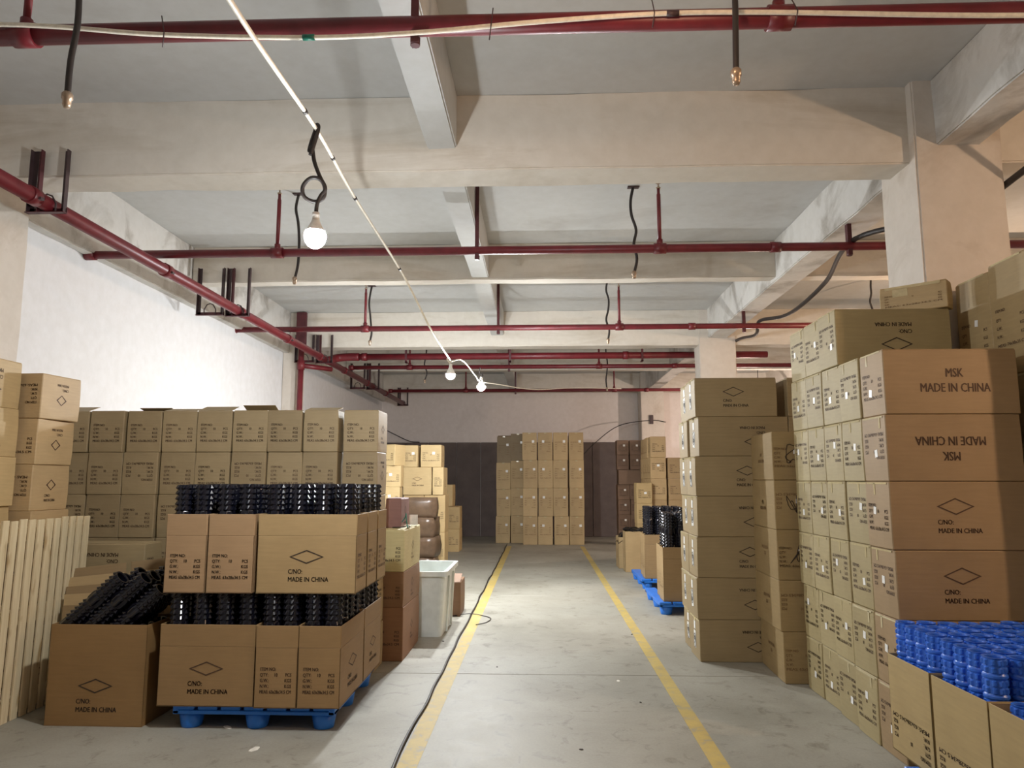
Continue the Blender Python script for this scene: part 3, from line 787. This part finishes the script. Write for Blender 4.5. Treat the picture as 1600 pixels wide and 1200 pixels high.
# brown three-high stack right of the pallet
G_B = 'three-high stack of cartons behind the left pallet'
for k, (z, h, cb) in enumerate(((0, 0.465, (146, 108, 78)), (0.466, 0.31, (140, 106, 76)), (0.777, 0.375, (202, 190, 142)))):
    carton(('brown carton at the bottom of the stack beside the white bin', 'brown carton in the middle of the stack beside the white bin', 'yellowish carton on top of the stack beside the white bin')[k],
           G_B, (0.36, 0.86, h), (-1.41, 7.19, z), random.uniform(-0.01, 0.01), tone(cb, 3), (('front', 'item', False, 'ink_dark'), ('right', 'small_diamond', False, 'ink')), k == 2, (1, 0.05) if k == 2 else None)
carton('small dull purple carton standing on the yellowish carton', None, (0.15, 0.42, 0.275), (-1.37, 7.12, 1.157), 0.0, srgb(136, 100, 96), (('right', 'small_diamond', False, 'ink'),), True)
t = thing('strap_scrap', 'curl of green and black strapping on the yellowish carton', 'strap', (-1.27, 6.95, 1.157))
MB().tube(catmull([(-0.06, 0, 0.005), (0.0, 0.02, 0.09), (0.01, 0.02, 0.13), (0.02, 0.0, 0.06), (0.04, -0.05, 0.004)], 6), 0.005, 6).obj('strap_curl', M['green'], t)
MB().tube(catmull([(-0.10, -0.05, 0.006), (0.0, -0.08, 0.012), (0.03, 0.0, 0.02), (0.035, 0.1, 0.006)], 6), 0.006, 6).obj('strap_curl', M['black_cord'], t)
t = thing('paper_sheet', 'white paper folder standing behind the strapping on the yellowish carton', 'paper', (-1.265, 7.4, 1.157), (-0.1, 0, 0.2))
MB().box((-0.06, 0, 0), (0.045, 0.012, 0.10), 0.001).obj('sheet', M['paper'], t)
MB().box((-0.055, 0.013, 0), (0.04, 0.018, 0.092), 0.001).obj('sheet', M['card_inner'], t)

# white bin
t = thing('plastic_bin', 'tall white plastic bin standing in the aisle edge', 'bin', (-1.26, 8.25, 0))
def bin_shell():
    mb = MB(); H = 0.66
    o = [(0.235, 0.45, 0), (0.275, 0.51, H)]; i = [(0.22, 0.43, 0.02), (0.26, 0.495, H)]
    def ring(a, b, z, n=5, r=0.05):
        pts = []
        for cx, cy, a0 in ((a - r, b - r, 0), (-a + r, b - r, PI / 2), (-a + r, -b + r, PI), (a - r, -b + r, 1.5 * PI)):
            for q in range(n): pts.append((cx + r * math.cos(a0 + q / (n - 1) * PI / 2), cy + r * math.sin(a0 + q / (n - 1) * PI / 2), z))
        return pts
    rings = [ring(*o[0]), ring(*o[1]), ring(*i[1]), ring(*i[0])]
    n = len(rings[0]); vs = sum(rings, []); fs = [(a * n + q, a * n + (q + 1) % n, (a + 1) * n + (q + 1) % n, (a + 1) * n + q) for a in range(3) for q in range(n)]
    fs += [tuple(reversed(range(n))), tuple(3 * n + q for q in range(n))]
    mb.add(vs, fs)
    rim = [ring(0.30, 0.535, H - 0.045), ring(0.30, 0.535, H + 0.004), ring(0.262, 0.497, H + 0.004), ring(0.278, 0.512, H - 0.02), ring(0.295, 0.53, H - 0.045)]
    m2 = MB(); vs = sum(rim, []); m2.add(vs, [(a * n + q, a * n + (q + 1) % n, (a + 1) * n + (q + 1) % n, (a + 1) * n + q) for a in range(4) for q in range(n)])
    return mb, m2
a, b = bin_shell(); a.obj('bin_body', M['white_plastic'], t); b.obj('rim', M['white_plastic'], t)
for s in (-1, 1):
    MB().box((0.245, s * 0.2 - 0.012, 0.02), (0.268, s * 0.2 + 0.012, 0.6), 0.004).obj('rib', M['white_plastic'], t, rot=(0, 0.045, 0))
carton('small brown carton on the floor just beyond the white bin', None, (0.16, 0.5, 0.40), (-1.03, 9.2, 0), 0.0, tone((132, 98, 70), 3), (), True, (1, 0.3))

# distant stacks on the left
G_D = 'distant carton stacks beyond the white bin'
for k in range(6):
    carton('cream-lit carton, %s from floor, distant stack nearest the carton wall' % ORD[k], G_D, (0.36, 0.36, 0.368), (-2.62 + random.uniform(-0.02, 0.02), 13.0, k * 0.37), 0.05 if k < 5 else -0.35, tone((206, 180, 132)),
           (('front', 'item', False, 'ink'),), k == 5, None, (('front', 0.05, 0.05, 0.0, 0.03),) if k in (3, 4) else ())
for k in range(4):
    t = thing('wrapped_bundle', 'brown film-wrapped bundle, %s from floor, beyond the white bin' % ORD[k], 'bundle', (-2.06 + random.uniform(-0.02, 0.02), 12.75, k * 0.325), (0, 0, random.uniform(-0.1, 0.1)), 'brown wrapped bundles stacked beyond the white bin')
    bm = bmesh.new(); bmesh.ops.create_cube(bm, size=1); bmesh.ops.subdivide_edges(bm, edges=bm.edges[:], cuts=3, use_grid_fill=True)
    for v in bm.verts:
        c = v.co.copy(); l = max(abs(c.x), abs(c.y), abs(c.z)); rr = c.length
        f_ = 0.62 * (0.5 / rr) + 0.38 if rr > 0 else 1
        v.co = Vector((c.x * 0.60 * (f_ * 0.4 + 0.66), c.y * 0.6 * (f_ * 0.4 + 0.66), (c.z * (f_ * 0.3 + 0.74) + 0.48) * 0.335)) + Vector((random.uniform(-1, 1), random.uniform(-1, 1), 0)) * 0.008
    bm.verts.index_update()
    me = new_mesh('bundle_body', [v.co[:] for v in bm.verts], [[v.index for v in f.verts] for f in bm.faces], M['film'], True); bm.free()
    link('bundle_body', me, t)
    MB().box((-0.1, -0.31, 0.14), (-0.05, -0.3, 0.19)).obj('label_tag', M['sticker'], t)
for k, (x, y, wv, dv, h, z, mk, lab) in enumerate((
        (-2.24, 13.7, 0.52, 0.5, 0.5, 1.33, 'diamond', 'wide tan carton with diamond standing above the wrapped bundles'),
        (-1.86, 13.75, 0.2, 0.6, 0.5, 1.33, 'item', 'narrow tan carton right of the wide diamond carton, upper level'),
        (-2.37, 13.7, 0.27, 0.5, 0.4, 1.833, 'item', 'tan carton on top of the wide diamond carton, left one'),
        (-2.0, 13.72, 0.38, 0.5, 0.41, 1.833, 'item', 'pale yellow carton on top of the distant stack, right one'))):
    carton(lab, G_D, (wv, dv, h), (x, y, z), random.uniform(-0.02, 0.02), tone((208, 182, 134)), (('front', mk, False, 'ink'), ('right', 'small_diamond', False, 'ink_faint')), z > 1.5, None, (('front', 0.05, 0.05, 0.05, 0.05),) if k > 1 else ())
for k in range(2):
    for c in range(2):
        carton('tan carton under the upper distant cartons, %s column, %s level' % (ORD[c], ORD[k]), G_D, (0.38, 0.5, 0.662), (-2.3 + c * 0.385, 13.72, k * 0.664), 0, tone((196, 168, 120)), (('front', 'item', False, 'ink'),), False)
for k in range(2):
    for c in range(2):
        carton('tan carton in the farthest left floor stack, %s column, %s level' % (ORD[c], ('lower', 'upper')[k]), G_D, (0.27, 0.6, 0.5), (-2.25 + c * 0.29, 17.1 + c * 0.03, k * 0.502), random.uniform(-0.03, 0.03), tone((200, 172, 122)),
               (('front', 'item', False, 'ink'), ('right', 'small_diamond', False, 'ink_faint')), k == 1, None, (('front', 0.05, 0.05, 0.02, 0.02),) if k == 0 and c == 0 else ())
for c in range(2):
    carton('tan carton atop the farthest left floor stack, %s one' % ('left', 'right')[c], G_D, (0.24, 0.55, 0.49), (-2.38 + c * 0.26, 17.2, 1.006), random.uniform(-0.02, 0.02), tone((204, 176, 126)), (('right', 'small_diamond', False, 'ink'),), True)

# ================================================================== FAR CENTRE STACK
G_C = 'tall cartons in the six-column stack at the aisle end'
cx = [-0.99, -0.62, -0.30, 0.09, 0.48, 0.88]
for c in range(6):
    for r in range(4):
        front = c >= 2
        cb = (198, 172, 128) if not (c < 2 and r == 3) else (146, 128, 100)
        carton('tall tan carton, %s column from left, %s row up, aisle-end stack' % (ORD[c], ORD[r]), G_C, (0.368, 0.36, 0.698 if c else 0.68), (cx[c] + 0.045 + random.uniform(-0.012, 0.012) - 0.006 * r * (1 if c > 3 else 0), (18.9 if front else 19.35), r * (0.70 if c else 0.682)),
               random.uniform(-0.02, 0.02), tone(cb, 7), (('front', 'item_tall', r % 2 == 1, 'ink_faint'),), r == 3, None, (('front', 0.06, 0.06, 0.09 if c != 3 else -0.05, 0.12),), (('front', 0.06, 0.03, 0, 0.33),))
for c in range(6):
    for r in range(4):
        if c in (0, 5):
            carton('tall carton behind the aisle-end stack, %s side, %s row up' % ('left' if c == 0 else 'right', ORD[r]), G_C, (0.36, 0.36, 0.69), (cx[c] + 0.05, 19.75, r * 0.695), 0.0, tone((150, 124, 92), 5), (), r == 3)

# ================================================================== RIGHT SIDE
# seven-high stack
G_7 = 'seven-high stack with round white marks on the right'
for r in range(7):
    for c in range(2):
        fl_ = r in (0, 1, 3, 5)
        off = random.uniform(-0.02, 0.02) - (0.02 if r < 3 else 0)
        carton('wide kraft carton, %s from floor, %s layer of the seven-high stack' % (ORD[r], ('front', 'back')[c]), G_7, (0.75 if r == 6 else 0.82, 0.405, 0.362), (1.44 + (0.375 if r == 6 else 0.41) + off, 7.045 + c * 0.41, r * 0.3635), random.uniform(-0.015, 0.015), tone((158, 138, 102), 5),
               (('front', 'diamond_left', fl_, 'ink_dark', 0.0 if r == 6 else 0.08),) if c == 0 else (), r == 6, None,
               (('left', 0.085, 0.15, 0.0, -0.02), ('left', 0.06, 0.07, 0.0, 0.105)), (('left', 0.06, 0.035, 0, 0.16), ('left', 0.38, 0.012, 0, 0.172)))
        tt = [o for o in COL.objects if o.name.startswith('carton') and o.type == 'EMPTY'][-1]
        add_mark(tt, 'left', 'ring9', 0.75 if r == 6 else 0.82, 0.405, 0.362, r % 2 == 1, 'ink_dark', 0.0, -0.02)
        for ch in tt.children:
            if ch.name.startswith('shipping_mark') and ch.data.name.startswith('shipping_mark') and abs(ch.rotation_euler.z) > 1 and abs(ch.location.y) < 0.01: ch.location.x -= 0.003
for r in range(7):
    carton('kraft carton, %s from floor, right of the seven-high stack' % ORD[r], G_7, (0.55, 0.405, 0.362), (2.56, 7.05, r * 0.3635), random.uniform(-0.01, 0.01), tone((158, 138, 102), 5), (), r == 6)

# five-high stack
G_5 = 'five-high stack with scribbled sides on the right'
for r in range(5):
    t = carton('carton, %s from floor, five-high stack before the seven-high one' % ORD[r], G_5, (0.19 + 0.2, 0.71, 0.398), (2.115 if r else 2.135, 6.50, r * 0.40), random.uniform(-0.02, 0.01) - 0.02, tone((162, 138, 96), 5),
               (('left', 'msk_small', r in (2, 1, 0), 'ink_faint'), ('front', 'item', r in (1, 3), 'ink_faint', -0.02)), r == 4, None, (('front', 0.05, 0.035, 0.0, 0.03),) if r in (2, 3, 4) else ())
    if r >= 2:
        rr = random.Random(r); pts = [(-0.02 + rr.uniform(-0.08, 0.05), -0.3575, 0.2 + rr.uniform(-0.08, 0.1)) for q in range(9)]
        MB().tube(catmull(pts, 3), 0.003, 4).obj('scribble', M['ink_dark'], t)

# main right block: front two columns six high, rear three columns seven high
G_M = 'long right-hand block of cartons along the aisle'
X0 = 2.06
for c in range(5):
    y0 = 4.46 + c * 0.322
    rows = 6 if c < 2 else 7
    for r in range(rows):
        wv = 0.79 if c < 3 else 0.70
        marks = [('left', 'item', (c + r) % 2 == 0, 'ink')]
        cb = (172, 156, 114)
        if c == 0:
            cb = (160, 134, 98)  # warm lamp light on the front column partly put into its tone
            marks.append(('front',) + {5: ('msk', False, 'ink'), 4: ('msk', True, 'ink'), 3: ('diamond_left', False, 'ink'), 2: ('diamond_left', False, 'ink'), 1: ('diamond_left', True, 'ink'), 0: ('diamond_left', False, 'ink')}[r])
        if c == 2 and r == 6: marks.append(('front', 'diamond_left', True, 'ink_dark'))
        carton('carton, %s row up, %s column from the front of the right block' % (ORD[r], ORD[c]), G_M, (wv, 0.318, 0.396), (X0 + wv / 2 + random.uniform(-0.008, 0.008) + (0.02 if c > 2 and r < 2 else 0), y0 + 0.16, r * 0.398), random.uniform(-0.012, 0.012) * (0.4 if c == 0 else 1), tone(cb, 6),
               marks, r == rows - 1, None, (('left', 0.035, 0.045, random.uniform(-0.06, 0.08), random.uniform(-0.06, 0.08)),),
               (('left', 0.018, 0.07, random.uniform(-0.1, 0.1), 0.155), ('left', 0.26, 0.01, random.uniform(-0.01, 0.01), 0.188)))
# tall cartons at the right edge
G_N = 'tall cartons stacked at the right edge beyond the orange front'
for c in range(3):
    for r in range(4):
        carton('tall kraft carton, %s row up, %s column, rightmost tall stack' % (ORD[r], ORD[c]), G_N, (0.55, 0.385, 0.745 + 0.008 * c), (3.27, 5.10 - c * 0.392, r * (0.747 + 0.008 * c)), random.uniform(-0.01, 0.01), tone((174, 152, 110), 4),
               (('left', 'item_tall', False, 'ink', 0, -0.08),), r == 3, None, (('left', 0.035, 0.045, 0.03, 0.05),) if c == 0 else (), (('left', 0.3, 0.012, 0, 0.365),))
t = carton('film-wrapped carton lying on top of the right block by the pillar', None, (0.44, 0.14, 0.20), (2.70, 5.27, 2.788), -0.72, tone((190, 166, 122), 2), (('front', 'item', False, 'ink_faint'),), True, None, (), (('front', 0.36, 0.02, 0, 0.085), ('front', 0.1, 0.06, -0.08, 0.05)))

# cartons of blue rollers in the right foreground
plastic_pallet((2.42, 3.49, 0), 1.14, 1.14, 'blue plastic pallet under the cartons of blue rollers')
BLUE = roller_mesh('blue_roller', 0.052, 0.665, 'blue_foam', 10, 'rib', 0.66)
G_BC = 'open cartons of blue rollers in the right foreground'
for q, (ya, yb) in enumerate(((3.88, 4.32), (3.41, 3.86), (2.93, 3.39))):
    open_carton('open carton of blue rollers, %s from the far end, right foreground' % ORD[q], G_BC, (0.84, yb - ya, 0.50), (1.92 + 0.42, (ya + yb) / 2, 0.15), (0.0, 0.012, -0.01)[q], tone((178, 154, 106), 3),
                (('left', 'item', True, 'ink', 0.0, (-0.14, -0.17, -0.2)[q]),), 0)
    if q < 2:
        rollers(BLUE, 0.052, 1.92 + 0.42, (ya + yb) / 2, 0.160, 7, 4, 0.113, (yb - ya - 0.015) / 4, (0, 0.012)[q], ('far blue carton', 'middle blue carton')[q], 'blue rollers in the far and middle cartons', 'blue')
BL2 = roller_mesh('blue_roller_short', 0.052, 0.5, 'blue_foam', 10, 'rib', 0.66)
rollers(BL2, 0.052, 1.92 + 0.44, 3.16, 0.160, 7, 4, 0.11, 0.11, 0, 'near blue carton', 'blue rollers in the near carton', 'blue')

# right-hand pallets with black rollers further along
ROLL_B = roller_mesh('black_roller_long', BR, 1.04, 'black_foam')
G_Q = 'open cartons of black rollers on the right-hand pallets'
for q, (y0, x0, lab) in enumerate(((9.12, 1.43, 'near right-hand'), (11.2, 1.50, 'far right-hand'))):
    plastic_pallet((x0 + 0.53, y0 + 0.62, 0), 1.08, 1.24, 'blue plastic pallet under the %s tall cartons of black rollers' % lab)
    for c in range(2):
        open_carton('tall open carton of black rollers, %s on the %s pallet' % (('front', 'rear')[c], lab), G_Q, (0.62, 0.30, 0.50), (x0 + 0.36 + (0.02 if c else 0.0), y0 + 0.2 + c * 0.33, 0.15), 0.0, tone((160, 134, 96), 4),
                    (('left', 'item', False, 'ink_faint'),), 0.14)
        rollers(ROLL_B, BR, x0 + 0.36 + (0.02 if c else 0.0), y0 + 0.2 + c * 0.33, 0.158, 4, 2, 0.146, 0.138, 0, '%s %s carton' % (lab, ('front', 'rear')[c]), 'black rollers standing on the right-hand pallets')
# cartons lined with black bags
for q, (x, y, wv, dv, h) in enumerate(((1.78, 13.45, 0.58, 0.36, 0.70), (1.76, 14.05, 0.66, 0.5, 0.56))):
    t = open_carton(('open carton with black bag liner standing beyond the roller pallets', 'open carton with diamond and black bag, behind the other bag-lined one')[q], 'bag-lined open cartons on the right', (wv, dv, h), (x, y, 0), 0.0, tone((174, 149, 108), 4), (('left', 'small_diamond', False, 'ink_faint'),), 0)
    bm = bmesh.new(); bmesh.ops.create_grid(bm, x_segments=10, y_segments=8, size=0.5)
    rr = random.Random(q)
    for v in bm.verts:
        e = max(abs(v.co.x), abs(v.co.y)) * 2
        v.co = Vector((v.co.x * wv * 1.02, v.co.y * dv * 1.02, h + 0.02 + rr.uniform(-0.02, 0.05) - (0.03 if e > 0.95 and q == 0 else (0.13 if e > 0.95 else 0))))
    bm.verts.index_update()
    me = new_mesh('bag_liner', [v.co[:] for v in bm.verts], [[v.index for v in f.verts] for f in bm.faces], M['bag'], True); bm.free()
    link('bag_liner', me, t)

# stacks beyond, right
G_E = 'carton stacks behind the right-hand roller pallets'
for r in range(6):
    for c in range(4):
        carton('carton, %s row up, %s from front, sunlit-sided stack beyond roller pallets' .replace('sunlit-sided', 'pale-sided') % (ORD[r], ORD[c]), G_E, (0.30, 0.36, 0.405), (2.29 + random.uniform(-0.012, 0.012), 14.6 + c * 0.37, r * 0.407), random.uniform(-0.02, 0.02), tone((190, 160, 116)),
               (('front', 'item', r % 2 == 0, 'ink'), ('left', 'item', False, 'ink_faint')), r == 5, None, (('front', 0.05, 0.04, 0, 0.05),) if r == 4 and c == 0 else ())
    if r < 5: carton('carton, %s row up, column right of the pale-sided stack' % ORD[r], G_E, (0.30, 0.36, 0.405), (2.62, 14.6, r * 0.407), random.uniform(-0.02, 0.02), tone((180, 150, 108)), (('front', 'item', False, 'ink'),), r == 4)
for r in range(4):
    carton('carton, %s row up, low column before the pale-sided stack' % ORD[r], G_E, (0.30, 0.36, 0.385), (1.99, 14.2 + 0.3, r * 0.387), random.uniform(-0.02, 0.02), tone((190, 162, 114)), (('front', 'item', False, 'ink'),), r == 3, None, (('front', 0.05, 0.04, 0.02, 0.0),) if r == 3 else ())
G_K = 'dark shadowed cartons by the farthest pillar'  # the shade on this stack is put into a darker carton tone
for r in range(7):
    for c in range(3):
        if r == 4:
            if c == 0: carton('wide shade-toned carton lying across the shadowed stack', G_K, (0.62, 0.36, 0.36), (2.28, 18.9, r * 0.372), 0.0, tone((120, 98, 80), 4), (), False)
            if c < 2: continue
        carton('shade-toned carton, %s row up, %s column, shadowed stack by far pillar' % (ORD[r], ORD[c]), G_K, (0.30, 0.36, 0.37), (2.10 + c * 0.31 + random.uniform(-0.01, 0.01), 18.95 + (0.0 if c < 2 else -0.2), r * 0.372), random.uniform(-0.03, 0.03), tone((122, 98, 80), 5),
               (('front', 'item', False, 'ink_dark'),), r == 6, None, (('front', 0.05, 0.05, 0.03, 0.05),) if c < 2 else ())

# ================================================================== floor details
t = thing('floor_cable', 'black cable lying along the left yellow line', 'cable', (0, 0, 0))
rr = random.Random(3); pts = []
for k in range(40):
    y = 1.0 + k * 0.45
    x = -0.832 - 0.02 * max(0, (y - 8)) * 0 + rr.uniform(-0.012, 0.012)
    pts.append((x, y, 0.012))
MB().tube(catmull(pts, 3), 0.010, 6).obj('cable_run', M['black_cord'], t)
t = thing('wire_loop', 'thin dark wire loop lying across the left yellow line', 'wire', (0, 0, 0))
MB().tube(catmull([(-1.05, 8.93, 0.008), (-0.85, 9.0, 0.026), (-0.68, 8.97, 0.008), (-0.58, 8.8, 0.008), (-0.62, 8.55, 0.008), (-0.72, 8.42, 0.008)], 6), 0.005, 5).obj('wire_run', M['black_cord'], t)
for (x, y, s, mt, lab) in ((-1.72, 4.6, 0.05, 'paper', 'white paper scrap on the floor before the left pallet'), (-2.05, 4.98, 0.045, 'paper', 'thin white scrap under the left blue pallet'),
                           (0.24, 4.66, 0.016, 'ink_dark', 'dark crumb on the floor between the yellow lines'), (0.72, 5.62, 0.012, 'ink_dark', 'dark crumb just left of the right yellow line'),
                           (-0.38, 6.6, 0.014, 'ink_dark', 'dark crumb near the near floor joint'), (-0.98, 7.6, 0.022, 'ink_dark', 'dark chip on the floor by the white bin'),
                           (0.95, 8.0, 0.014, 'ink_dark', 'dark crumb on the right yellow line'), (0.62, 6.2, 0.03, 'paper', 'pale scrap right of the aisle middle')):
    rr = random.Random(int(x * 100)); n = 7
    vs = [(s * (0.7 + 0.5 * rr.random()) * math.cos(2 * PI * q / n), s * 0.5 * (0.7 + 0.5 * rr.random()) * math.sin(2 * PI * q / n), 0.0) for q in range(n)]
    hgt = 0.002 if mt == 'paper' else 0.005
    vs += [(a * 0.8, b * 0.8, hgt) for a, b, c in vs]
    fs = [tuple(range(n, 2 * n))] + [(q, (q + 1) % n, n + (q + 1) % n, n + q) for q in range(n)] + [tuple(reversed(range(n)))]
    link('scrap' if mt == 'paper' else 'crumb', new_mesh('scrap', vs, fs, M[mt]), None, (x, y, 0.0), (0, 0, rr.random() * 3), lab, 'litter')
